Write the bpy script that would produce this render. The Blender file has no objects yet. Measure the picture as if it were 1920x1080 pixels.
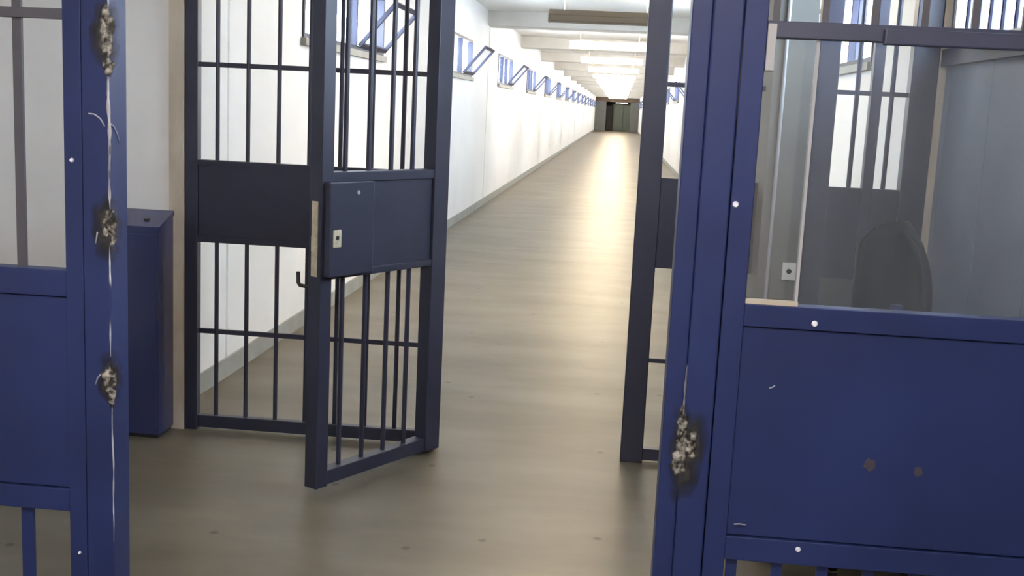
import bpy, bmesh, math, random
from mathutils import Matrix, Vector, noise
random.seed(7)
scn = bpy.context.scene
C = scn.collection

# ---------------------------------------------------------------- camera
FPX, YAW, PITCH, ROLL, EYE = 2100.0, -0.087727, 0.159467, 0.047778, 1.6
def cam_axes():
    cy, sy, cp, sp = math.cos(YAW), math.sin(YAW), math.cos(PITCH), math.sin(PITCH)
    fwd = Vector((sy*cp, cy*cp, -sp)); right = Vector((cy, -sy, 0)); up = right.cross(fwd)
    cr, sr = math.cos(ROLL), math.sin(ROLL)
    return right*cr + up*sr, -right*sr + up*cr, fwd
r_, u_, f_ = cam_axes()
cd = bpy.data.cameras.new('camera'); cam = bpy.data.objects.new('camera', cd); C.objects.link(cam)
cam.matrix_world = Matrix(((r_.x, u_.x, -f_.x, 0), (r_.y, u_.y, -f_.y, 0), (r_.z, u_.z, -f_.z, EYE), (0, 0, 0, 1)))
cd.sensor_width = 36.0; cd.lens = FPX/1920*36.0; cd.clip_end = 300; cd.clip_start = 0.05
scn.camera = cam

# ---------------------------------------------------------------- world, exposure
w = bpy.data.worlds.new('overcast_sky'); scn.world = w; w.use_nodes = True
bg = w.node_tree.nodes['Background']; bg.inputs[0].default_value = (0.74, 0.87, 1.0, 1); bg.inputs[1].default_value = 16.0
scn.view_settings.view_transform = 'Standard'; scn.view_settings.look = 'None'
scn.view_settings.gamma = 1; scn.view_settings.use_curve_mapping = False
scn.view_settings.exposure = 1.2
LAMP = (1.0, 0.80, 0.54)      # corridor tubes
LAMP_E = 19.0
HALL_FILL_E = 23.0                  # unseen tubes added to light the hall around the camera
HALL = (1.0, 0.91, 0.84)

# ---------------------------------------------------------------- materials
def mat(name, col, rough=0.5, metal=0.0, var=0.0, scale=8.0, col2=None, bump=0.0, bscale=40.0, coat=0.0, stretch=None, detail=4.0, spec=0.5):
    m = bpy.data.materials.new(name); m.use_nodes = True
    nt = m.node_tree; b = nt.nodes['Principled BSDF']
    b.inputs['Base Color'].default_value = (*col, 1); b.inputs['Roughness'].default_value = rough
    b.inputs['Metallic'].default_value = metal; b.inputs['Coat Weight'].default_value = coat
    b.inputs['Coat Roughness'].default_value = 0.06; b.inputs['Specular IOR Level'].default_value = spec
    if var or col2 or bump:
        tc = nt.nodes.new('ShaderNodeTexCoord'); mp = nt.nodes.new('ShaderNodeMapping')
        nt.links.new(tc.outputs['Object'], mp.inputs['Vector'])
        if stretch: mp.inputs['Scale'].default_value = stretch
    if var or col2:
        n = nt.nodes.new('ShaderNodeTexNoise'); n.inputs['Scale'].default_value = scale; n.inputs['Detail'].default_value = detail
        nt.links.new(mp.outputs[0], n.inputs['Vector'])
        rp = nt.nodes.new('ShaderNodeValToRGB'); nt.links.new(n.outputs[0], rp.inputs[0])
        c2 = col2 or tuple(c*(1-var) for c in col); c1 = col if col2 else tuple(min(1, c*(1+var)) for c in col)
        rp.color_ramp.elements[0].position = .33; rp.color_ramp.elements[1].position = .68
        rp.color_ramp.elements[0].color = (*c2, 1); rp.color_ramp.elements[1].color = (*c1, 1)
        nt.links.new(rp.outputs[0], b.inputs['Base Color'])
    if bump:
        n2 = nt.nodes.new('ShaderNodeTexNoise'); n2.inputs['Scale'].default_value = bscale; n2.inputs['Detail'].default_value = 3
        nt.links.new(mp.outputs[0], n2.inputs['Vector'])
        bp = nt.nodes.new('ShaderNodeBump'); bp.inputs['Strength'].default_value = bump; bp.inputs['Distance'].default_value = 0.01
        nt.links.new(n2.outputs[0], bp.inputs['Height']); nt.links.new(bp.outputs[0], b.inputs['Normal'])
    return m
def emat(name, col, e):
    m = bpy.data.materials.new(name); m.use_nodes = True
    b = m.node_tree.nodes['Principled BSDF']; b.inputs['Base Color'].default_value = (.9, .9, .9, 1)
    b.inputs['Emission Color'].default_value = (*col, 1); b.inputs['Emission Strength'].default_value = e
    return m
def glass(name, tint, dust, dustcol, gloss=0.06, rough=0.03):
    m = bpy.data.materials.new(name); m.use_nodes = True
    nt = m.node_tree; nt.nodes.remove(nt.nodes['Principled BSDF']); out = nt.nodes['Material Output']
    tr = nt.nodes.new('ShaderNodeBsdfTransparent'); tr.inputs[0].default_value = (*tint, 1)
    df = nt.nodes.new('ShaderNodeBsdfDiffuse'); df.inputs[0].default_value = (*dustcol, 1)
    gl = nt.nodes.new('ShaderNodeBsdfGlossy'); gl.inputs['Roughness'].default_value = rough
    m1 = nt.nodes.new('ShaderNodeMixShader'); m2 = nt.nodes.new('ShaderNodeMixShader')
    if dust > 0:
        tc = nt.nodes.new('ShaderNodeTexCoord'); mp = nt.nodes.new('ShaderNodeMapping'); mp.inputs['Scale'].default_value = (6, 6, .7)
        n = nt.nodes.new('ShaderNodeTexNoise'); n.inputs['Scale'].default_value = 2.2
        nt.links.new(tc.outputs['Object'], mp.inputs[0]); nt.links.new(mp.outputs[0], n.inputs['Vector'])
        mr = nt.nodes.new('ShaderNodeMapRange'); mr.inputs[1].default_value = .3; mr.inputs[2].default_value = .7
        mr.inputs[3].default_value = dust*.75; mr.inputs[4].default_value = dust*1.25
        nt.links.new(n.outputs[0], mr.inputs[0]); nt.links.new(mr.outputs[0], m1.inputs[0])
    else:
        m1.inputs[0].default_value = 0
    nt.links.new(tr.outputs[0], m1.inputs[1]); nt.links.new(df.outputs[0], m1.inputs[2])
    m2.inputs[0].default_value = gloss
    nt.links.new(m1.outputs[0], m2.inputs[1]); nt.links.new(gl.outputs[0], m2.inputs[2]); nt.links.new(m2.outputs[0], out.inputs[0])
    return m
M = dict(
    blue=mat('blue_gate_paint', (.014, .025, .100), .42, spec=.32, var=.16, scale=2.5, bump=.08, bscale=6, detail=2),
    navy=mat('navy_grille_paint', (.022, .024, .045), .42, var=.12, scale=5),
    wframe=mat('blue_window_paint', (.016, .018, .045), .5),
    box=mat('blue_box_paint', (.025, .032, .105), .3, coat=.6),
    wall=mat('white_wall_paint', (.78, .77, .75), .6, var=.03, scale=1.5, bump=.05, bscale=60),
    nib=mat('worn_plaster', (.62, .55, .45), .8, col2=(.45, .38, .30), scale=6, stretch=(1, 1, .4)),
    ceil=mat('ceiling_paint', (.80, .77, .72), .7),
    beam=mat('beam_concrete', (.66, .63, .58), .8, var=.05, scale=3),
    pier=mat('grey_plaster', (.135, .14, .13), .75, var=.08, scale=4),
    slate=mat('slate_panel_paint', (.20, .23, .30), .5, var=.06, scale=3),
    base=mat('grey_baseboard', (.30, .30, .27), .6, var=.1, scale=5),
    steel=mat('bare_steel', (.55, .54, .50), .4, metal=.6),
    brass=mat('brass_plate', (.50, .45, .33), .45, metal=.3, var=.15, scale=30),
    bolt=mat('pale_bolt_head', (.75, .76, .85), .4),
    scar=mat('burnt_weld', (.40, .39, .35), .5, col2=(.012, .011, .010), scale=46, bump=1.0, bscale=70),
    soot=mat('soot', (.03, .028, .028), .8, col2=(.02, .025, .05), scale=30),
    chip=mat('chipped_paint', (.62, .61, .66), .6, col2=(.16, .16, .20), scale=26, stretch=(1, 1, .45)),
    black=mat('black_metal', (.015, .015, .018), .5),
    dark=mat('dark_hole', (.01, .01, .01), .8),
    plastic=mat('black_plastic', (.006, .007, .008), .6, spec=.25),
    white=mat('white_plastic', (.72, .72, .68), .4),
    lightgrey=mat('light_grey_metal', (.33, .34, .36), .45),
    house=mat('fixture_housing', (.45, .42, .38), .5),
    offtube=mat('unlit_diffuser', (.10, .075, .05), .5),
    kick=mat('grey_brown_kick_plate', (.07, .07, .065), .6, var=.1, scale=3),
    rust=mat('rust_stain', (.040, .034, .055), .6),
    grey=mat('backlit_bar_grey', (.060, .060, .078), .5, var=.1, scale=6),  # blue upper bars greyed in colour for backlight and reflected light
    backlit_blue=mat('backlit_rail_blue', (.034, .040, .078), .45),  # blue of the window rail dulled in colour for backlight and reflection
    brown=mat('brown_lintel', (.12, .08, .05), .6),
    green=mat('grey_green_door', (.16, .20, .17), .5),
    sill=mat('beige_sill', (.42, .38, .31), .7, var=.1, scale=12),
    lamp=emat('lit_tube_diffuser', LAMP, LAMP_E),
    hall_fill=emat('added_hall_diffuser', HALL, HALL_FILL_E),
    endlamp=emat('lit_end_lamp', (1, .95, .8), 6),
    clear=glass('clear_pane', (.93, .95, .96), .04, (.5, .5, .5)),
    hazy=glass('hazy_pane', (.94, .965, .98), .062, (.42, .46, .53), .035, .05),
    wglass=glass('window_pane', (.97, .98, 1), .06, (.8, .85, .9), .05),
)
def patch(name, c1, c2, scale, lo, hi, edge, stretch=(1, 1, 1), rough=.6, bump=0.0):
    """patch of scorched or bare metal: two-tone by noise, ragged edge (uv.x runs 0 centre .. 1 rim)"""
    m = bpy.data.materials.new(name); m.use_nodes = True
    nt = m.node_tree; b = nt.nodes['Principled BSDF']; L = nt.links.new; b.inputs['Roughness'].default_value = rough
    tc = nt.nodes.new('ShaderNodeTexCoord'); mp = nt.nodes.new('ShaderNodeMapping'); mp.inputs['Scale'].default_value = stretch
    L(tc.outputs['Object'], mp.inputs[0])
    n = nt.nodes.new('ShaderNodeTexNoise'); n.inputs['Scale'].default_value = scale; n.inputs['Detail'].default_value = 5; L(mp.outputs[0], n.inputs['Vector'])
    rp = nt.nodes.new('ShaderNodeValToRGB'); L(n.outputs[0], rp.inputs[0])
    rp.color_ramp.elements[0].position = lo; rp.color_ramp.elements[1].position = hi
    rp.color_ramp.elements[0].color = (*c2, 1); rp.color_ramp.elements[1].color = (*c1, 1); L(rp.outputs[0], b.inputs['Base Color'])
    if bump:
        bp = nt.nodes.new('ShaderNodeBump'); bp.inputs['Strength'].default_value = bump; bp.inputs['Distance'].default_value = .004
        L(n.outputs[0], bp.inputs['Height']); L(bp.outputs[0], b.inputs['Normal'])
    n2 = nt.nodes.new('ShaderNodeTexNoise'); n2.inputs['Scale'].default_value = scale*.7; n2.inputs['Detail'].default_value = 4; L(mp.outputs[0], n2.inputs['Vector'])
    sx = nt.nodes.new('ShaderNodeSeparateXYZ'); L(tc.outputs['UV'], sx.inputs[0])
    ad = nt.nodes.new('ShaderNodeMath'); ad.operation = 'ADD'; L(n2.outputs[0], ad.inputs[0]); L(sx.outputs[0], ad.inputs[1])
    mr = nt.nodes.new('ShaderNodeMapRange'); mr.inputs[1].default_value = edge[0]; mr.inputs[2].default_value = edge[1]
    mr.inputs[3].default_value = 1; mr.inputs[4].default_value = 0; L(ad.outputs[0], mr.inputs[0]); L(mr.outputs[0], b.inputs['Alpha'])
    return m
M['scar'] = patch('burnt_weld', (.34, .33, .30), (.010, .009, .008), 60, .44, .66, (1.05, 1.25), rough=.5, bump=.8)
M['soot'] = patch('soot', (.022, .022, .024), (.012, .012, .014), 30, .4, .6, (.85, 1.5))
M['chip'] = patch('chipped_paint', (.54, .53, .57), (.15, .15, .19), 34, .40, .62, (.50, .64), (1, 1, .22))
M['scratch'] = mat('bare_scratch', (.30, .31, .38), .6)
def floor_mat():
    m = bpy.data.materials.new('worn_vinyl_floor'); m.use_nodes = True
    nt = m.node_tree; b = nt.nodes['Principled BSDF']; L = nt.links.new
    b.inputs['Specular IOR Level'].default_value = .28
    tc = nt.nodes.new('ShaderNodeTexCoord')
    def nz(scale, sc, det=4):
        mp = nt.nodes.new('ShaderNodeMapping'); mp.inputs['Scale'].default_value = sc; L(tc.outputs['Object'], mp.inputs[0])
        n = nt.nodes.new('ShaderNodeTexNoise'); n.inputs['Scale'].default_value = scale; n.inputs['Detail'].default_value = det
        L(mp.outputs[0], n.inputs['Vector']); return n, mp
    n1, _ = nz(1.6, (.6, 1.6, 1)); n2, _ = nz(9, (1, 1.6, 1))
    r1 = nt.nodes.new('ShaderNodeValToRGB'); L(n1.outputs[0], r1.inputs[0])
    r1.color_ramp.elements[0].position = .3; r1.color_ramp.elements[1].position = .7
    r1.color_ramp.elements[0].color = (.112, .092, .062, 1); r1.color_ramp.elements[1].color = (.178, .153, .111, 1)
    mx = nt.nodes.new('ShaderNodeMixRGB'); mx.blend_type = 'MULTIPLY'; mx.inputs[0].default_value = .25
    r2 = nt.nodes.new('ShaderNodeValToRGB'); L(n2.outputs[0], r2.inputs[0])
    r2.color_ramp.elements[0].position = .3; r2.color_ramp.elements[1].position = .6
    r2.color_ramp.elements[0].color = (.55, .55, .52, 1); r2.color_ramp.elements[1].color = (1, 1, 1, 1)
    L(r1.outputs[0], mx.inputs[1]); L(r2.outputs[0], mx.inputs[2])
    # scattered dark scuffs
    v = nt.nodes.new('ShaderNodeTexVoronoi'); v.voronoi_dimensions = '2D'; v.inputs['Scale'].default_value = 1.3; L(tc.outputs['Object'], v.inputs['Vector'])
    r3 = nt.nodes.new('ShaderNodeValToRGB'); L(v.outputs['Distance'], r3.inputs[0])
    r3.color_ramp.elements[0].position = .014; r3.color_ramp.elements[1].position = .026
    r3.color_ramp.elements[0].color = (.35, .33, .3, 1); r3.color_ramp.elements[1].color = (1, 1, 1, 1)
    m2 = nt.nodes.new('ShaderNodeMixRGB'); m2.blend_type = 'MULTIPLY'; m2.inputs[0].default_value = .8
    L(mx.outputs[0], m2.inputs[1]); L(r3.outputs[0], m2.inputs[2]); L(m2.outputs[0], b.inputs['Base Color'])
    rr = nt.nodes.new('ShaderNodeMapRange'); rr.inputs[3].default_value = .33; rr.inputs[4].default_value = .45
    L(n2.outputs[0], rr.inputs[0]); L(rr.outputs[0], b.inputs['Roughness'])
    n3, _ = nz(5, (.5, 2.2, 1), 3)
    bp = nt.nodes.new('ShaderNodeBump'); bp.inputs['Strength'].default_value = .035; bp.inputs['Distance'].default_value = .01
    L(n3.outputs[0], bp.inputs['Height']); L(bp.outputs[0], b.inputs['Normal'])
    return m
M['floor'] = floor_mat()

# ---------------------------------------------------------------- helpers
def tag(o, label=None, cat=None, group=None, kind=None):
    if label: o['label'] = label
    if cat: o['category'] = cat
    if group: o['group'] = group
    if kind: o['kind'] = kind
    return o
def empty(name, loc, label=None, cat=None, group=None, kind=None, rz=0):
    o = bpy.data.objects.new(name, None); C.objects.link(o); o.location = loc; o.rotation_euler.z = rz
    o.empty_display_size = .1
    return tag(o, label, cat, group, kind)
def worldoff(p):
    v = Vector((0, 0, 0))
    while p is not None:
        v += p.location; p = p.parent
    return v
def mesh(name, bm, m, parent=None, local=False, smooth=False):
    """links bm as one object; bm is in world coordinates unless local"""
    if parent is not None and not local:
        off = worldoff(parent); bmesh.ops.translate(bm, verts=bm.verts, vec=-off)
    bmesh.ops.recalc_face_normals(bm, faces=bm.faces)
    me = bpy.data.meshes.new(name); bm.to_mesh(me); bm.free()
    if smooth:
        for p in me.polygons: p.use_smooth = True
    me.materials.append(M[m]); o = bpy.data.objects.new(name, me); C.objects.link(o); o.parent = parent
    return o
def addbox(bm, x0, x1, y0, y1, z0, z1, bev=0.0):
    vs = [bm.verts.new((x, y, z)) for z in (z0, z1) for y in (y0, y1) for x in (x0, x1)]
    fs = [bm.faces.new([vs[i] for i in q]) for q in ((0, 2, 3, 1), (4, 5, 7, 6), (0, 1, 5, 4), (2, 6, 7, 3), (0, 4, 6, 2), (1, 3, 7, 5))]
    if bev:
        es = {e for f in fs for e in f.edges}
        bmesh.ops.bevel(bm, geom=list(es), offset=bev, segments=2, affect='EDGES', profile=.5)
def box(name, x0, x1, y0, y1, z0, z1, m, parent=None, bev=0.0, local=False):
    bm = bmesh.new(); addbox(bm, x0, x1, y0, y1, z0, z1, bev); return mesh(name, bm, m, parent, local)
def addcyl(bm, a, b, r, n=10, r2=None):
    a = Vector(a); b = Vector(b); d = (b-a); q = d.to_track_quat('Z', 'Y').to_matrix()
    r2 = r if r2 is None else r2; rings = []
    for c, rr in ((a, r), (b, r2)):
        rings.append([bm.verts.new(c + q @ Vector((rr*math.cos(t), rr*math.sin(t), 0))) for t in [2*math.pi*i/n for i in range(n)]])
    for i in range(n): bm.faces.new((rings[0][i], rings[0][(i+1) % n], rings[1][(i+1) % n], rings[1][i]))
    bm.faces.new(rings[0][::-1]); bm.faces.new(rings[1])
def cyl(name, a, b, r, m, parent=None, n=10, local=False, r2=None):
    bm = bmesh.new(); addcyl(bm, a, b, r, n, r2); return mesh(name, bm, m, parent, local)
def tube(name, pts, r, m, parent=None, n=8, local=False):
    bm = bmesh.new(); pts = [Vector(p) for p in pts]; prev = None
    for i, p in enumerate(pts):
        t = (pts[min(i+1, len(pts)-1)]-pts[max(i-1, 0)]); q = t.to_track_quat('Z', 'Y').to_matrix()
        ring = [bm.verts.new(p + q @ Vector((r*math.cos(a), r*math.sin(a), 0))) for a in [2*math.pi*k/n for k in range(n)]]
        if prev:
            for k in range(n): bm.faces.new((prev[k], prev[(k+1) % n], ring[(k+1) % n], ring[k]))
        else: bm.faces.new(ring[::-1])
        prev = ring
    bm.faces.new(prev); return mesh(name, bm, m, parent, local, True)
def bolt(x, y, z, parent, local=False, r=.006):
    cyl('bolt_head', (x, y, z), (x, y-.005, z), r, 'bolt', parent, 10, local, r*.7)

# ---------------------------------------------------------------- the setting
XH = -3.0                                # left wall of the hall in front of the grille
XL, XR, XV = -2.165, 1.60, 1.38           # corridor walls; right wall of the hall in front of the grille
YB, YA, YEND, YBACK = 5.08, 2.75, 97.6, -3.4
BAY, ZC, ZB = 6.1, 3.10, 2.87
WZ0, WZ1, WOFF, WW = 2.0, 2.52, 1.45, 2.6

f = box('floor', XH-.3, XR+.4, YBACK-.2, YEND+9, -.15, 0, 'floor'); tag(f, 'worn beige-grey vinyl floor running the length of the corridor', 'floor', kind='structure')
ce = empty('ceiling', (0, 0, ZC), 'cream ceiling with cross beams over the corridor', 'ceiling', kind='structure')
box('ceiling_slab', XH-.3, XR+.4, YBACK-.2, YEND+9, ZC, ZC+.2, 'ceil', ce)
NB = int(YEND/BAY)
for k in range(1, NB+1):
    box('ceiling_beam', XL, XR, k*BAY-.3, k*BAY+.3, ZB, ZC-.001, 'beam', ce)

def wall_panel(parent, side, y0, y1, hole=None, at=None):
    """one precast wall panel; side -1 left wall, +1 right wall; hole = (ya, yb, za, zb)"""
    bm = bmesh.new(); x = at if at is not None else (XL if side < 0 else XR)
    a, b = (x-.28, x) if side < 0 else (x, x+.28)
    if hole:
        ya, yb, za, zb = hole
        ys = [y0, ya, yb, y1]; zs = [0, za, zb, ZC]
    else:
        ys = [y0, y1]; zs = [0, ZC]
    V = {}
    for xi, xx in enumerate((a, b)):
        for i, yy in enumerate(ys):
            for j, zz in enumerate(zs): V[xi, i, j] = bm.verts.new((xx, yy, zz))
    for i in range(len(ys)-1):
        for j in range(len(zs)-1):
            if hole and (i, j) == (1, 1): continue
            for xi in (0, 1): bm.faces.new((V[xi, i, j], V[xi, i+1, j], V[xi, i+1, j+1], V[xi, i, j+1]))
    def ring(cells):
        for (p, q) in cells: bm.faces.new((V[0, *p], V[0, *q], V[1, *q], V[1, *p]))
    n, k = len(ys)-1, len(zs)-1
    ring([((i, 0), (i+1, 0)) for i in range(n)] + [((i, k), (i+1, k)) for i in range(n)] + [((0, j), (0, j+1)) for j in range(k)] + [((n, j), (n, j+1)) for j in range(k)])
    if hole: ring([((1, 1), (2, 1)), ((1, 2), (2, 2)), ((1, 1), (1, 2)), ((2, 1), (2, 2))])
    return mesh('wall_panel', bm, 'wall', parent)
wl = empty('wall_left', (XL, YBACK, 0), 'white panelled corridor wall with a row of high windows above baseboard', 'wall', kind='structure')
wr = empty('wall_right', (XR, YB, 0), 'white corridor wall behind the right-hand bars with high windows', 'wall', kind='structure')
# front stretch of the left wall (hall) up to the first joint past the grille
wall_panel(wl, -1, YBACK, 5.3, None, XH); wall_panel(wl, -1, 5.10, 6.1)
box('wall_panel', XH, -2.067, 5.06, 5.22, 0, ZC, 'wall', wl)
for k in range(1, NB):
    g = .03 if k % 2 else 0.0         # joint (recess) at every second bay
    g2 = 0.0 if k % 2 else .03
    hole = (k*BAY+WOFF, k*BAY+WOFF+WW, WZ0, WZ1)
    wall_panel(wl, -1, k*BAY+g, (k+1)*BAY-g2, hole)
    wall_panel(wr, 1, k*BAY+g, (k+1)*BAY-g2, hole)
wall_panel(wr, 1, YB+.1, 6.1)
wall_panel(wl, -1, NB*BAY, YEND+9); wall_panel(wr, 1, NB*BAY, YEND+9)
bl = empty('baseboard_left', (XL, YBACK, 0), 'grey painted baseboard along the left corridor wall', 'baseboard', kind='structure')
box('baseboard_run', XL, XL+.015, YB+.14, YEND, 0, .11, 'base', bl)
box('baseboard_run', XH, XH+.015, YBACK, 5.06, 0, .11, 'base', bl)
br = empty('baseboard_right', (XR, YB, 0), 'grey painted baseboard along the right corridor wall', 'baseboard', kind='structure')
box('baseboard_run', XR-.015, XR, YB+.14, YEND, 0, .11, 'base', br)
# joint backing strips (keep daylight out of the recessed joints)
for k in range(2, NB, 1):
    if k % 2: 
        for nm, p, x0, x1 in (('joint_strip', wl, XL-.27, XL-.02), ('joint_strip', wr, XR+.02, XR+.27)):
            box(nm, x0, x1, k*BAY-.031, k*BAY+.031, 0, ZC, 'base', p)

# hall right wall: slate steel panelling, high barred window
ws = empty('wall_hall', (XV, YBACK, 0), 'slate grey panelled side wall seen through the hazy pane', 'wall', kind='structure')
HW = (3.30, 4.98, 1.93, 2.75)
def vpanel(y0, y1, z0, z1):
    box('wall_panel', XV, XV+.25, y0, y1, z0, z1, 'slate', ws)
ycuts = [YBACK, -2.2, -1.0, .2, 1.4, 2.2, 2.8, 3.3, 3.86, 4.42, 4.98, YB]
for a, b in zip(ycuts[:-1], ycuts[1:]):
    if HW[0] <= a and b <= HW[1]:
        vpanel(a+.002, b-.002, 0, HW[2])
        vpanel(a+.002, b-.002, HW[3], ZC)
    else: vpanel(a+.002, b-.002, 0, ZC)
box('wall_backing', XV+.10, XV+.24, YBACK, HW[0], 0, ZC, 'slate', ws); box('wall_backing', XV+.10, XV+.24, HW[1], YB, 0, ZC, 'slate', ws)
box('wall_backing', XV+.10, XV+.24, HW[0], HW[1], 0, HW[2], 'slate', ws); box('wall_backing', XV+.10, XV+.24, HW[0], HW[1], HW[3], ZC, 'slate', ws)
wb = box('wall_back', XH-.3, XR+.4, YBACK-.2, YBACK, 0, ZC, 'wall'); tag(wb, 'white wall closing the hall behind', 'wall', kind='structure')
# nibs the grille is fixed to
o = box('wall_nib', -2.066, -1.998, 5.045, 5.22, 0, ZC, 'nib'); tag(o, 'worn tan plaster nib between blue box and barred screen', 'wall', kind='structure')
o = box('wall_nib', 1.349, XR, 5.045, 5.22, 0, ZC, 'nib'); tag(o, 'plaster nib at the end of the barred screen beside slate wall', 'wall', kind='structure')

# ---------------------------------------------------------------- corridor windows
def window(n, side, k):
    y0 = k*BAY+WOFF; y1 = y0+WW; x = XL if side < 0 else XR
    s = 1 if side < 0 else -1           # direction into the corridor
    ords = ['first', 'second', 'third', 'fourth', 'fifth', 'sixth', 'seventh', 'eighth', 'ninth', 'tenth', 'eleventh', 'twelfth', 'thirteenth', 'fourteenth', 'fifteenth']
    e = empty('window_%d' % n, (x, y0, WZ0), 'blue-framed high window with one sash tilted in, %s past the gate on the %s' % (ords[k-1], 'long baseboard wall' if side < 0 else 'wall behind the short bars'), 'window', 'corridor windows with tilted sashes', 'structure')
    def bx(name, xa, xb, ya, yb, za, zb, m, p=e): return box(name, min(x+s*xa, x+s*xb), max(x+s*xa, x+s*xb), ya, yb, za, zb, m, p)
    bm = bmesh.new()
    def ab(ya, yb, za, zb): 
        a, b = sorted((x-s*.06, x+s*.012)); addbox(bm, a, b, ya, yb, za, zb)
    ab(y0, y1, WZ0, WZ0+.035); ab(y0, y1, WZ1-.035, WZ1); ab(y0, y0+.04, WZ0+.035, WZ1-.035); ab(y1-.04, y1, WZ0+.035, WZ1-.035)
    mesh('window_frame', bm, 'wframe', e)
    ys = y1-1.05
    for ym in (y0+.78, ys): bx('mullion', -.06, .012, ym-.02, ym+.02, WZ0+.035, WZ1-.035, 'wframe')
    bx('pane', -.035, -.029, y0+.04, y0+.76, WZ0+.035, WZ1-.035, 'wglass')
    bx('pane', -.035, -.029, y0+.80, ys-.02, WZ0+.035, WZ1-.035, 'wglass')
    bx('window_sill', -.02, .04, y0-.03, y1+.03, WZ0-.05, WZ0, 'base')
    # tilted hopper sash, hinged along its foot
    a = math.radians(40); Lh = .47; ya, yb = ys+.02, y1-.04
    def P(u, t): return (x+s*(.012+u*math.sin(a)+t*math.cos(a)), WZ0+.045+u*math.cos(a)-t*math.sin(a))
    def slab(bm, u0, u1, t0, t1, y0_, y1_):
        q = [P(u0, t0), P(u1, t0), P(u1, t1), P(u0, t1)]
        va = [bm.verts.new((c[0], y0_, c[1])) for c in q]; vb = [bm.verts.new((c[0], y1_, c[1])) for c in q]
        bm.faces.new(va); bm.faces.new(vb[::-1])
        for i in range(4): bm.faces.new((va[i], vb[i], vb[(i+1) % 4], va[(i+1) % 4]))
    bm = bmesh.new()
    slab(bm, 0, .035, 0, .03, ya, yb); slab(bm, Lh-.035, Lh, 0, .03, ya, yb)
    slab(bm, .035, Lh-.035, 0, .03, ya, ya+.04); slab(bm, .035, Lh-.035, 0, .03, yb-.04, yb)
    sash = mesh('tilted_sash', bm, 'wframe', e)
    bm = bmesh.new(); slab(bm, .035, Lh-.035, .012, .018, ya+.04, yb-.04); mesh('sash_pane', bm, 'wglass', sash)
n = 1
for k in range(1, NB):
    window(n, -1, k); n += 1
for k in range(1, NB):
    window(n, 1, k); n += 1
# barred window of the hall wall
e = empty('window_%d' % n, (XV, HW[0], HW[2]), 'bright high window with close upright bars in the slate wall', 'window', kind='structure')
bm = bmesh.new()
addbox(bm, XV-.01, XV+.09, HW[0], HW[1], HW[2], HW[2]+.03); addbox(bm, XV-.01, XV+.09, HW[0], HW[1], HW[3]-.03, HW[3])
addbox(bm, XV-.01, XV+.09, HW[0], HW[0]+.03, HW[2]+.03, HW[3]-.03); addbox(bm, XV-.01, XV+.09, HW[1]-.03, HW[1], HW[2]+.03, HW[3]-.03)
mesh('window_frame', bm, 'white', e)
box('pane', XV+.07, XV+.076, HW[0]+.03, HW[1]-.03, HW[2]+.03, HW[3]-.03, 'wglass', e)
for i in range(11):
    y = HW[0]+.1+i*(HW[1]-HW[0]-.2)/10; cyl('bar', (XV+.02, y, HW[2]+.03), (XV+.02, y, HW[3]-.03), .011, 'wframe', e, 8)
box('window_sill', XV-.03, XV, HW[0]-.05, HW[1]+.05, HW[2]-.07, HW[2], 'navy', e)

# ---------------------------------------------------------------- ceiling lights
FX0, FX1 = -1.02, .47
def light(y, lit, label, m='lamp', z=2.75):
    t = empty('ceiling_light', ((FX0+FX1)/2, y, z), label, 'ceiling light', 'tube lights across the ceiling')
    box('housing', FX0, FX1, y-.05, y+.05, z+.10, z+.14, 'house' if lit else 'offtube', t, .004)
    box('diffuser', FX0+.01, FX1-.01, y-.12, y+.12, z, z+.10, m if lit else 'offtube', t, .02)
    for xa, xb in ((FX0, FX0+.02), (FX1-.02, FX1)): box('end_cap', xa-.004, xb-.004 if xa == FX0 else xb+.004, y-.124, y+.124, z-.004, z+.104, 'house' if lit else 'offtube', t, .004)
    if not lit:
        for yy in (y-.12, y+.11): box('trough_lip', FX0+.01, FX1-.01, yy, yy+.01, z+.09, z+.155, 'offtube', t)
    if not lit:      # opaque trough that throws its light up
        for yy in (y-.085, y+.085): box('uplight_tube', FX0+.05, FX1-.05, yy-.025, yy+.025, z+.103, z+.13, 'lamp', t, .006)
    for xx in (FX0+.2, FX1-.2): cyl('hanger_rod', (xx, y, z+.14), (xx, y, ZC), .008, 'house', t, 8)
names = ['first', 'second', 'third', 'fourth', 'fifth', 'sixth', 'seventh', 'eighth', 'ninth', 'tenth', 'eleventh', 'twelfth', 'thirteenth', 'fourteenth', 'fifteenth']
for k in range(1, NB):
    lit = k != 2
    light(k*BAY+BAY/2, lit, ('lit tube light across the corridor ceiling, %s past the gate' if lit else 'dark brown trough light lighting only the ceiling above, %s past the gate') % names[k-1])
light(0.6, True, 'added unseen tube light on the hall ceiling, nearer the blue panels', 'hall_fill', 2.85)  # both hall fixtures are out of view, added to light the foreground
light(-1.8, True, 'added unseen tube light on the hall ceiling, nearer the back wall', 'hall_fill', 2.85)

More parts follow.
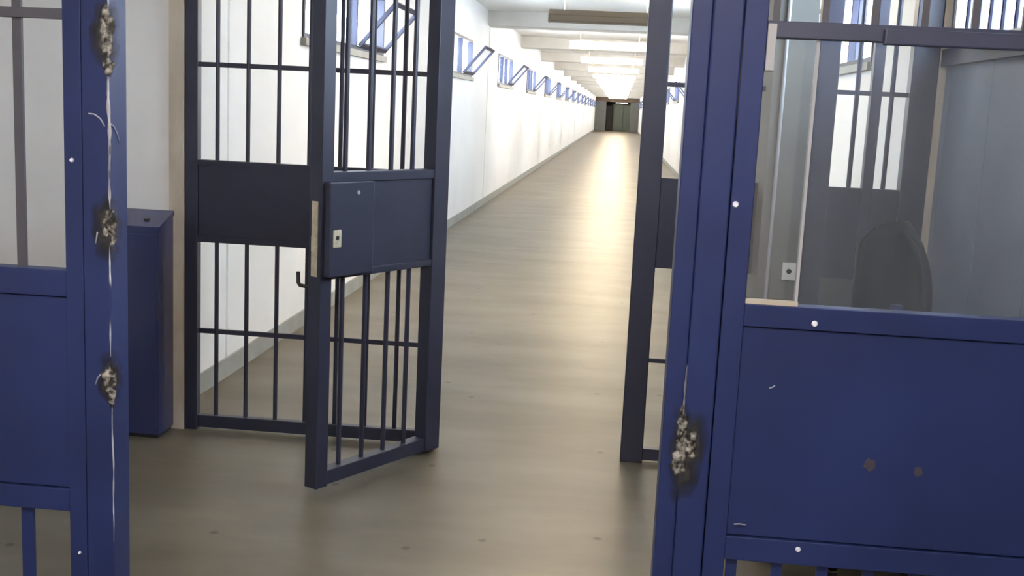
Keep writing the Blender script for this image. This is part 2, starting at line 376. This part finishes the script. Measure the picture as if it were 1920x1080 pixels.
# ---------------------------------------------------------------- far end of the corridor
o = empty('wall_end', (0, YEND, 0), 'dim end wall with brown lintel at the far end of the corridor', 'wall', kind='structure')
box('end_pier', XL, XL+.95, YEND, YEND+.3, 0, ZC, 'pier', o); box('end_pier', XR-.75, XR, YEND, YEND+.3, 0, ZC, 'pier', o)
box('lintel', XL, XR, YEND-.05, YEND+.35, 2.5, ZC, 'brown', o)
box('end_wall_panel', XL, XR, YEND+8.6, YEND+8.9, 0, ZC, 'pier', o)
d = empty('door_1', (0, YEND+3, 0), 'grey-green double door in the dim lobby at corridor end', 'door', kind='structure')
box('door_leaf', -.55, .25, YEND+3, YEND+3.06, 0, 2.3, 'green', d, .01); box('door_leaf', .27, 1.0, YEND+3, YEND+3.06, 0, 2.3, 'green', d, .01)
bm = bmesh.new(); addbox(bm, -.65, -.56, YEND+2.98, YEND+3.1, 0, 2.38); addbox(bm, 1.01, 1.1, YEND+2.98, YEND+3.1, 0, 2.38); addbox(bm, -.56, 1.01, YEND+2.98, YEND+3.1, 2.31, 2.38)
mesh('door_frame', bm, 'brown', d)
d2 = empty('door_2', (-1.0, YEND+3, 0), 'dark open doorway beside the grey-green double door', 'door', kind='structure')
box('door_leaf', -1.2, -.7, YEND+3, YEND+3.06, 0, 2.2, 'black', d2, .01)
t = empty('end_lamp', (.1, YEND+1.8, 2.5), 'small glowing lamp in the lobby at the far end', 'lamp')
box('lamp_housing', -.45, .65, YEND+1.65, YEND+1.95, 2.46, 2.52, 'house', t); box('diffuser', -.42, .62, YEND+1.67, YEND+1.93, 2.42, 2.46, 'endlamp', t, .01)
for xx in (-.3, .5): cyl('hanger_rod', (xx, YEND+1.8, 2.52), (xx, YEND+1.8, ZC), .01, 'house', t, 8)

# ---------------------------------------------------------------- barred screen and gate (second line)
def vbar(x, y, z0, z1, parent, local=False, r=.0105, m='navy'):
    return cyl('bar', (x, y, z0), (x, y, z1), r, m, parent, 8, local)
Y0, Y1 = 5.055, 5.105
P0, P1, ZL, ZU, ZT, ZTOP = .915, 1.29, .483, 1.73, 2.25, 2.80
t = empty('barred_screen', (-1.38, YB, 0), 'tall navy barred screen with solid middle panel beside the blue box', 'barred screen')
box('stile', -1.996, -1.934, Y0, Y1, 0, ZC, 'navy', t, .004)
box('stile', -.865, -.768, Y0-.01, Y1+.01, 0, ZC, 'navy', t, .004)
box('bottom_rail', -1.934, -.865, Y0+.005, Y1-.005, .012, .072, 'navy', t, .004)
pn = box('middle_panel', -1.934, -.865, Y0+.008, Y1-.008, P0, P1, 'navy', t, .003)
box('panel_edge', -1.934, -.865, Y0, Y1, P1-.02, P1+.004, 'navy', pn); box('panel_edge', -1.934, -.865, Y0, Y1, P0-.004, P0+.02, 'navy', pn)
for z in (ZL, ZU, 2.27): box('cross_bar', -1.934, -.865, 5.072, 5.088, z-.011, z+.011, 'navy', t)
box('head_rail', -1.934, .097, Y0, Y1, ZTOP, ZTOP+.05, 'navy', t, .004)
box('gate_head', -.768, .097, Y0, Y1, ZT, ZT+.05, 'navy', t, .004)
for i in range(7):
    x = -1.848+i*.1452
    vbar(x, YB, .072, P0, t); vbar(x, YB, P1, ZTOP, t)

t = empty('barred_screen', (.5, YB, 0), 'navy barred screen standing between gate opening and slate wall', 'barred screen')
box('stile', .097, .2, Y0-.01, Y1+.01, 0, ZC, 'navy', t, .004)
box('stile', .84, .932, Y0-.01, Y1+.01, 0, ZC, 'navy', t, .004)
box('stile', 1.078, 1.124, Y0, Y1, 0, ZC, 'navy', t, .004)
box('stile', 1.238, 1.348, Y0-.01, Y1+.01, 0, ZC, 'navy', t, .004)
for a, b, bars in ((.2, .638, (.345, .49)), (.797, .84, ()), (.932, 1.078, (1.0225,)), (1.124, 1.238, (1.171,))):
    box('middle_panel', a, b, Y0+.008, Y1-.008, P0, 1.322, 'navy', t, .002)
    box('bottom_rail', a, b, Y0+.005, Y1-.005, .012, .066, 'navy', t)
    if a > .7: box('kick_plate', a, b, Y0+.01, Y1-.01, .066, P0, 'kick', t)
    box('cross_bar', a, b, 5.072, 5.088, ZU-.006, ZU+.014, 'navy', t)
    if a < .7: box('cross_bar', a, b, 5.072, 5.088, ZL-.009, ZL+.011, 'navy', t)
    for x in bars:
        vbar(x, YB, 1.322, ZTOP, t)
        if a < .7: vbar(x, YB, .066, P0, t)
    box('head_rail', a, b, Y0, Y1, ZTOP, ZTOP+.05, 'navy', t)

pr = box('wall_pier', .628, .795, 4.86, 5.2, 0, ZC, 'pier'); tag(pr, 'grey plastered pier carrying a small white socket plate', 'pier', kind='structure')
cyl('conduit', (.672, 4.852, 0), (.672, 4.852, ZC), .008, 'lightgrey', None, 8)
tag(bpy.data.objects['conduit'], 'thin pale conduit running up the grey pier', 'conduit')
t = empty('wall_socket', (.76, 4.86, .95), 'small white socket plate with dark centre on grey pier', 'socket')
box('cover_plate', .733, .790, 4.850, 4.860, .925, 1.0, 'white', t, .002); cyl('socket_hole', (.7615, 4.8505, .963), (.7615, 4.849, .963), .011, 'dark', t, 12)

# open gate leaf: local x runs from the hinge to the free edge, +y is the side turned to the open doorway
LH = (-.775, 5.01); LE = (-1.172, 4.318)
ang = math.atan2(LE[1]-LH[1], LE[0]-LH[0]); LL = math.hypot(LE[0]-LH[0], LE[1]-LH[1])
t = empty('gate_leaf', (LH[0], LH[1], 0), 'navy barred gate leaf standing open with lock box and strike plate', 'gate', rz=ang)
TH = .034
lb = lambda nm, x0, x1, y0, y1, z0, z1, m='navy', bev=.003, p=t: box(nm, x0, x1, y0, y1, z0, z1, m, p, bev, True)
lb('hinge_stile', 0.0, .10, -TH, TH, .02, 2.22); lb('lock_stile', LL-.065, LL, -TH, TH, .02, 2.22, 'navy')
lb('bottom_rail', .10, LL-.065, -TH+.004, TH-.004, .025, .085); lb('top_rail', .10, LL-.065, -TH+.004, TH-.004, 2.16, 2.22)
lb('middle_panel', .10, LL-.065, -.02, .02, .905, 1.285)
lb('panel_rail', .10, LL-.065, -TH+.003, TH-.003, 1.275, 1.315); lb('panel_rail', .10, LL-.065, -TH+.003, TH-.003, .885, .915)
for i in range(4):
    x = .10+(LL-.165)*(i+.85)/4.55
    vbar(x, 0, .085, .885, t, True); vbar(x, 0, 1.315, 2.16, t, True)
# the face turned to the doorway: which local y side? rotation maps local +y; choose the side with larger world x
sgn = 1 if (-math.sin(ang)) > 0 else -1
ys = sorted((sgn*TH, sgn*(TH+.035)))
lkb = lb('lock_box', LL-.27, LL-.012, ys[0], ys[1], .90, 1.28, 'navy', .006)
def lcyl(nm, x, z, r, d0, d1, m, p): return cyl(nm, (x, sgn*d0, z), (x, sgn*d1, z), r, m, p, 14, True)
yk = sgn*(TH+.035)
es = bmesh.new(); a_, b_ = sorted((yk, yk+sgn*.004)); addbox(es, LL-.075, LL-.030, a_, b_, 1.02, 1.09, .004)
esc = mesh('keyhole_plate', es, 'brass', t, True); lcyl('keyhole', LL-.052, 1.058, .009, TH+.038, TH+.0405, 'dark', t)
lcyl('screw_head', LL-.17, 1.235, .008, TH+.035, TH+.039, 'steel', t)
lb('strike_plate', LL, LL+.003, -.016, .016, .90, 1.20, 'brass', 0)
lb('latch_bolt', LL+.003, LL+.012, -.009, .009, 1.0, 1.06, 'brass', .001)
# pull handle on the far side
tube('pull_handle', [(LL-.04, -sgn*TH, .845), (LL-.04, -sgn*(TH+.085), .845), (LL-.04, -sgn*(TH+.095), .855), (LL-.04, -sgn*(TH+.097), .90)], .008, 'black', t, 8, True)
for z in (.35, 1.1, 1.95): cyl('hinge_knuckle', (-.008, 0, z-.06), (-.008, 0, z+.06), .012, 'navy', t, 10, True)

# ---------------------------------------------------------------- blue box by the left wall
t = empty('pedestal_box', (-2.22, 4.96, 0), 'waist-high blue metal box with sloping top beside plaster nib', 'metal box')
bm = bmesh.new()
x0, x1, y0, y1 = -2.40, -2.045, 4.87, 5.04
vs = [bm.verts.new(p) for p in ((x0, y0, .02), (x1, y0, .02), (x1, y1, .02), (x0, y1, .02), (x0, y0, .985), (x1, y0, .985), (x1, y1, 1.045), (x0, y1, 1.045))]
for q in ((0, 3, 2, 1), (4, 5, 6, 7), (0, 1, 5, 4), (1, 2, 6, 5), (2, 3, 7, 6), (3, 0, 4, 7)): bm.faces.new([vs[i] for i in q])
mesh('body', bm, 'box', t)
bm = bmesh.new()
vs = [bm.verts.new(p) for p in ((x0, y0-.006, .972), (x1+.006, y0-.006, .972), (x1+.006, y1, 1.030), (x0, y1, 1.030), (x0, y0-.006, .992), (x1+.006, y0-.006, .992), (x1+.006, y1, 1.052), (x0, y1, 1.052))]
for q in ((0, 3, 2, 1), (4, 5, 6, 7), (0, 1, 5, 4), (1, 2, 6, 5), (2, 3, 7, 6), (3, 0, 4, 7)): bm.faces.new([vs[i] for i in q])
mesh('lid', bm, 'box', t)
box('front_door', x0+.01, x1-.012, y0-.004, y0, .06, .955, 'box', t, .001)
box('plinth', x0, x1-.01, y0+.012, y1, 0, .02, 'black', t)
bm = bmesh.new(); addcyl(bm, (-2.125, 4.93, 1.008), (-2.125, 4.93, 1.022), .012, 12); mesh('lid_lock', bm, 'black', t)

# ---------------------------------------------------------------- blue panelled screens (first line)
D0, D1 = YA, YA+.06
def scar(name, cx, cz, rx, rz, parent, seed, m='scar', y=YA, depth=.007):
    """lumpy burnt weld patch standing proud of the post"""
    bm = bmesh.new(); nr, nt = 7, 26; rings = []; uvl = bm.loops.layers.uv.new('UVMap'); U = {}
    c = bm.verts.new((cx, y-depth, cz)); U[c] = 0
    for i in range(1, nr+1):
        rr = i/nr; ring = []
        for j in range(nt):
            a = 2*math.pi*j/nt
            k = 1.25+.45*noise.noise(Vector((math.cos(a)*1.6, math.sin(a)*1.6, seed)))
            px, pz = cx+rx*rr*k*math.cos(a), cz+rz*rr*k*math.sin(a)
            h = depth*(1-rr**2)*(.6+.9*noise.noise(Vector((px*60, pz*60, seed))))
            ring.append(bm.verts.new((px, y-max(0.0006, h) if i < nr else y+.001, pz)))
        for v_ in ring: U[v_] = rr
        rings.append(ring)
    for j in range(nt): bm.faces.new((c, rings[0][(j+1) % nt], rings[0][j]))
    for i in range(nr-1):
        for j in range(nt): bm.faces.new((rings[i][j], rings[i][(j+1) % nt], rings[i+1][(j+1) % nt], rings[i+1][j]))
    for f_ in bm.faces:
        for l_ in f_.loops: l_[uvl].uv = (U[l_.vert], 0)
    return mesh(name, bm, m, parent)
def wear(name, x, z0, z1, w0, parent, seed, lean=0.0):
    """ragged ribbon of bare metal along the post's arris"""
    bm = bmesh.new(); n = int((z1-z0)/.012)+2; A = []
    for i in range(n):
        z = z0+(z1-z0)*i/(n-1); q = .55+.9*abs(noise.noise(Vector((z*22, seed, 0)))); q *= min(1, 6*i/n+.15, 6*(n-1-i)/n+.15)
        xx = x+.003*noise.noise(Vector((z*9, seed, 3)))+lean*(z-z0)
        A.append([bm.verts.new((xx-w0*q, YA+.0005, z)), bm.verts.new((xx, YA-.0022, z)), bm.verts.new((xx+w0*q*.7, YA+.0005, z))])
    for a, b in zip(A[:-1], A[1:]):
        for k in (0, 1): bm.faces.new((a[k], a[k+1], b[k+1], b[k]))
    return mesh(name, bm, 'chip', parent)
def blob(name, pts, r, parent, m='scratch'):
    return tube(name, pts, r, m, parent, 6)

t = empty('panelled_screen', (-1.7, YA, 0), 'blue steel screen whose post edge has burnt weld scars and chipped paint', 'steel screen')
L0, LS = -2.995, -1.3575
pp = box('post', -1.3545, -1.282, YA, YA+.103, 0, ZC, 'blue', t, .003)
box('stile', -1.405, LS, D0+.004, D1, 0, ZC, 'blue', t, .002); box('stile', L0, L0+.05, D0+.004, D1, 0, ZC, 'blue', t, .002)
bx = lambda nm, z0, z1, dy=.004, p=t, bev=.002: box(nm, L0+.05, -1.405, D0+dy, D1-dy, z0, z1, 'blue', p, bev)
bx('bottom_rail', .02, .08); bx('rail', .474, .536); bx('middle_panel', .539, 1.056, .012, t, .002); bx('rail', 1.059, 1.128); box('cross_bar', L0+.05, -1.405, D0+.012, D1-.012, 1.767, 1.792, 'grey', t); bx('rail', 2.5, 2.56); bx('top_rail', 3.0, ZC)
for i in range(11):
    x = -1.534-.13*i
    box('bar', x-.017, x+.017, YA+.022, YA+.032, .08, .474, 'blue', t)
    box('bar', x-.012, x+.012, YA+.022, YA+.032, 1.128, 2.5, 'grey', t)
bolt(-1.384, D0+.004, 1.415, t); bolt(-1.378, D0+.004, .36, t, r=.004)
scar('soot_patch', -1.290, 1.73, .036, .075, pp, 1.0, 'soot', YA, .002)
scar('weld_scar', -1.284, 1.735, .022, .075, pp, 2.0)
scar('weld_scar', -1.281, 1.655, .016, .025, pp, 2.7)
scar('soot_patch', -1.292, 1.25, .038, .075, pp, 3.0, 'soot', YA, .002)
scar('weld_scar', -1.284, 1.245, .024, .060, pp, 4.4)
scar('soot_patch', -1.287, .850, .034, .06, pp, 5.0, 'soot', YA, .002)
scar('weld_scar', -1.286, .852, .026, .038, pp, 6.0)
scar('weld_scar', -1.281, .800, .013, .030, pp, 6.6)
wear('chipped_edge', -1.282, 1.29, 1.66, .0062, pp, 1.5); wear('chipped_edge', -1.284, .91, 1.20, .0042, pp, 2.5); wear('chipped_edge', -1.281, .40, .78, .0028, pp, 3.5); wear('chipped_edge', -1.282, 1.79, 2.0, .004, pp, 4.5)
blob('paint_scratch', [(-1.336, YA-.0005, 1.535), (-1.32, YA-.0008, 1.534), (-1.305, YA-.0008, 1.524), (-1.294, YA-.0006, 1.505)], .0022, pp)
blob('paint_scratch', [(-1.2815, YA+.006, 1.51), (-1.2812, YA+.02, 1.507), (-1.2812, YA+.04, 1.49), (-1.2815, YA+.055, 1.465)], .0022, pp)
blob('paint_scratch', [(-1.316, YA-.0003, 1.235), (-1.318, YA-.0006, 1.222), (-1.321, YA-.0003, 1.205)], .0022, pp)
blob('paint_scratch', [(-1.312, YA-.0003, .86), (-1.32, YA-.0006, .85), (-1.326, YA-.0003, .832)], .0018, pp)

t = empty('panelled_screen', (.9, YA, 0), 'blue steel screen with hazy glass pane above a solid panel', 'steel screen')
pp = box('post', .205, .277, YA, YA+.12, 0, ZC, 'blue', t, .004)
box('post_rebate', .156, .205, YA+.022, YA+.12, 0, ZC, 'blue', pp, .003)
R0, R1 = .280, 1.375
box('stile', R0, .334, D0+.004, D1, 0, ZC, 'blue', t, .002); box('stile', R1-.05, R1, D0+.004, D1, 0, ZC, 'blue', t, .002)
bx = lambda nm, z0, z1, dy=.004, p=t, bev=.002: box(nm, .334, R1-.05, D0+dy, D1-dy, z0, z1, 'blue', p, bev)
bx('bottom_rail', .02, .08); bx('rail', .490, .552); bx('middle_panel', .555, 1.093, .012); bx('rail', 1.096, 1.152); box('window_rail', .334, R1-.05, D0+.004, D1-.004, 1.793, 1.832, 'backlit_blue', t, .002); bx('rail', 2.5, 2.56); bx('top_rail', 3.0, ZC)
for i in range(8):
    x = .3545+.1145*i
    box('bar', x-.014, x+.014, YA+.022, YA+.032, .08, .490, 'blue', t)
    box('bar', x-.008, x+.008, YA+.022, YA+.032, 1.832, 2.5, 'grey', t)
box('pane', .338, .4535, YA+.028, YA+.033, 1.155, 1.79, 'clear', t)
box('pane', .4625, R1-.052, YA+.028, YA+.033, 1.155, 1.79, 'hazy', t)
box('glazing_strip', .4545, .4615, YA+.018, YA+.042, 1.153, 1.793, 'lightgrey', t)
box('window_bead', .334, .462, YA+.010, YA+.027, 1.152, 1.163, 'sill', t)
box('cover_plate', .335, .356, YA-.002, YA+.02, 1.715, 1.825, 'lightgrey', t, .002)
box('rail_stiffener', .60, R1-.05, YA-.022, YA+.004, 1.785, 1.822, 'backlit_blue', t, .004)
bolt(.292, D0+.004, 1.394, t, r=.008); bolt(.505, D0+.004, 1.113, t, r=.008); bolt(.515, D0+.004, .532, t, r=.007)
scar('soot_patch', .218, .77, .040, .12, pp, 11.0, 'soot', YA, .002)
scar('weld_scar', .204, .815, .016, .075, pp, 12.0); scar('weld_scar', .200, .745, .022, .045, pp, 13.3); scar('weld_scar', .228, .79, .018, .04, pp, 14.1)
wear('chipped_edge', .204, .84, .99, .004, pp, 15.0)
blob('paint_scratch', [(.410, YA+.0118, .942), (.418, YA+.0115, .945), (.424, YA+.0118, .95)], .002, t)
blob('paint_scratch', [(.35, YA+.0038, .585), (.365, YA+.0035, .587), (.38, YA+.0038, .586)], .002, t)
scar('rust_spot', .672, .765, .013, .013, t, 21.0, 'rust', YA+.012, .0012); scar('rust_spot', .790, .755, .010, .010, t, 22.0, 'rust', YA+.012, .0012)

# ---------------------------------------------------------------- office chair behind the pane
t = empty('office_chair', (.90, 4.05, 0), 'black office chair with arched backrest behind the hazy pane', 'chair', rz=math.radians(-50))
def loc(nm, bm, m, smooth=True): return mesh(nm, bm, m, t, True, smooth)
def shell(y_off, wdt, z0, z1, thick, curve):
    bm = bmesh.new(); nu, nv = 14, 12; G = []
    for s_ in (0, 1):
        g = []
        for j in range(nv+1):
            v = j/nv; row = []
            taper = math.sqrt(max(0.0, 1-max(0, (v-.55)/.45)**2.6))*.6+.4
            for i in range(nu+1):
                u = i/nu*2-1
                x = u*wdt/2*taper; y = y_off+curve*(u*u)*-.5+.05*math.sin(v*math.pi)-s_*thick; z = z0+(z1-z0)*v-.03*u*u*v
                row.append(bm.verts.new((x, y, z)))
            g.append(row)
        G.append(g)
    for s_ in (0, 1):
        for j in range(nv):
            for i in range(nu): bm.faces.new((G[s_][j][i], G[s_][j][i+1], G[s_][j+1][i+1], G[s_][j+1][i]))
    for j in range(nv):
        for i in (0, nu): bm.faces.new((G[0][j][i], G[0][j+1][i], G[1][j+1][i], G[1][j][i]))
    for i in range(nu):
        for j in (0, nv): bm.faces.new((G[0][j][i], G[0][j][i+1], G[1][j][i+1], G[1][j][i]))
    return bm
loc('backrest', shell(.22, .30, .62, 1.26, .05, .14), 'plastic')
bm = bmesh.new(); addbox(bm, -.24, .24, -.24, .22, .46, .53, .03); loc('seat', bm, 'plastic')
bm = bmesh.new(); addbox(bm, -.03, .03, .20, .25, .42, .95, .01); loc('reflection_upright', bm, 'blue', False)  # upright coloured blue to stand in for a reflection over the chair
cyl('gas_column', (0, 0, .10), (0, 0, .46), .025, 'black', t, 12, True)
for s_ in (-1, 1):
    tube('armrest', [(s_*.25, .12, .48), (s_*.28, .12, .55), (s_*.28, .10, .70), (s_*.28, .0, .72), (s_*.28, -.14, .72)], .018, 'plastic', t, 8, True)
for i in range(5):
    a = 2*math.pi*i/5+.3; c, s_ = math.cos(a), math.sin(a)
    lg = tube('base_leg', [(0, 0, .11), (.14*c, .14*s_, .10), (.27*c, .27*s_, .075)], .018, 'plastic', t, 8, True)
    bm = bmesh.new(); addcyl(bm, (.27*c-.018*s_, .27*s_+.018*c, .028), (.27*c+.018*s_, .27*s_-.018*c, .028), .028, 12)
    ca = mesh('castor', bm, 'black', lg, True)
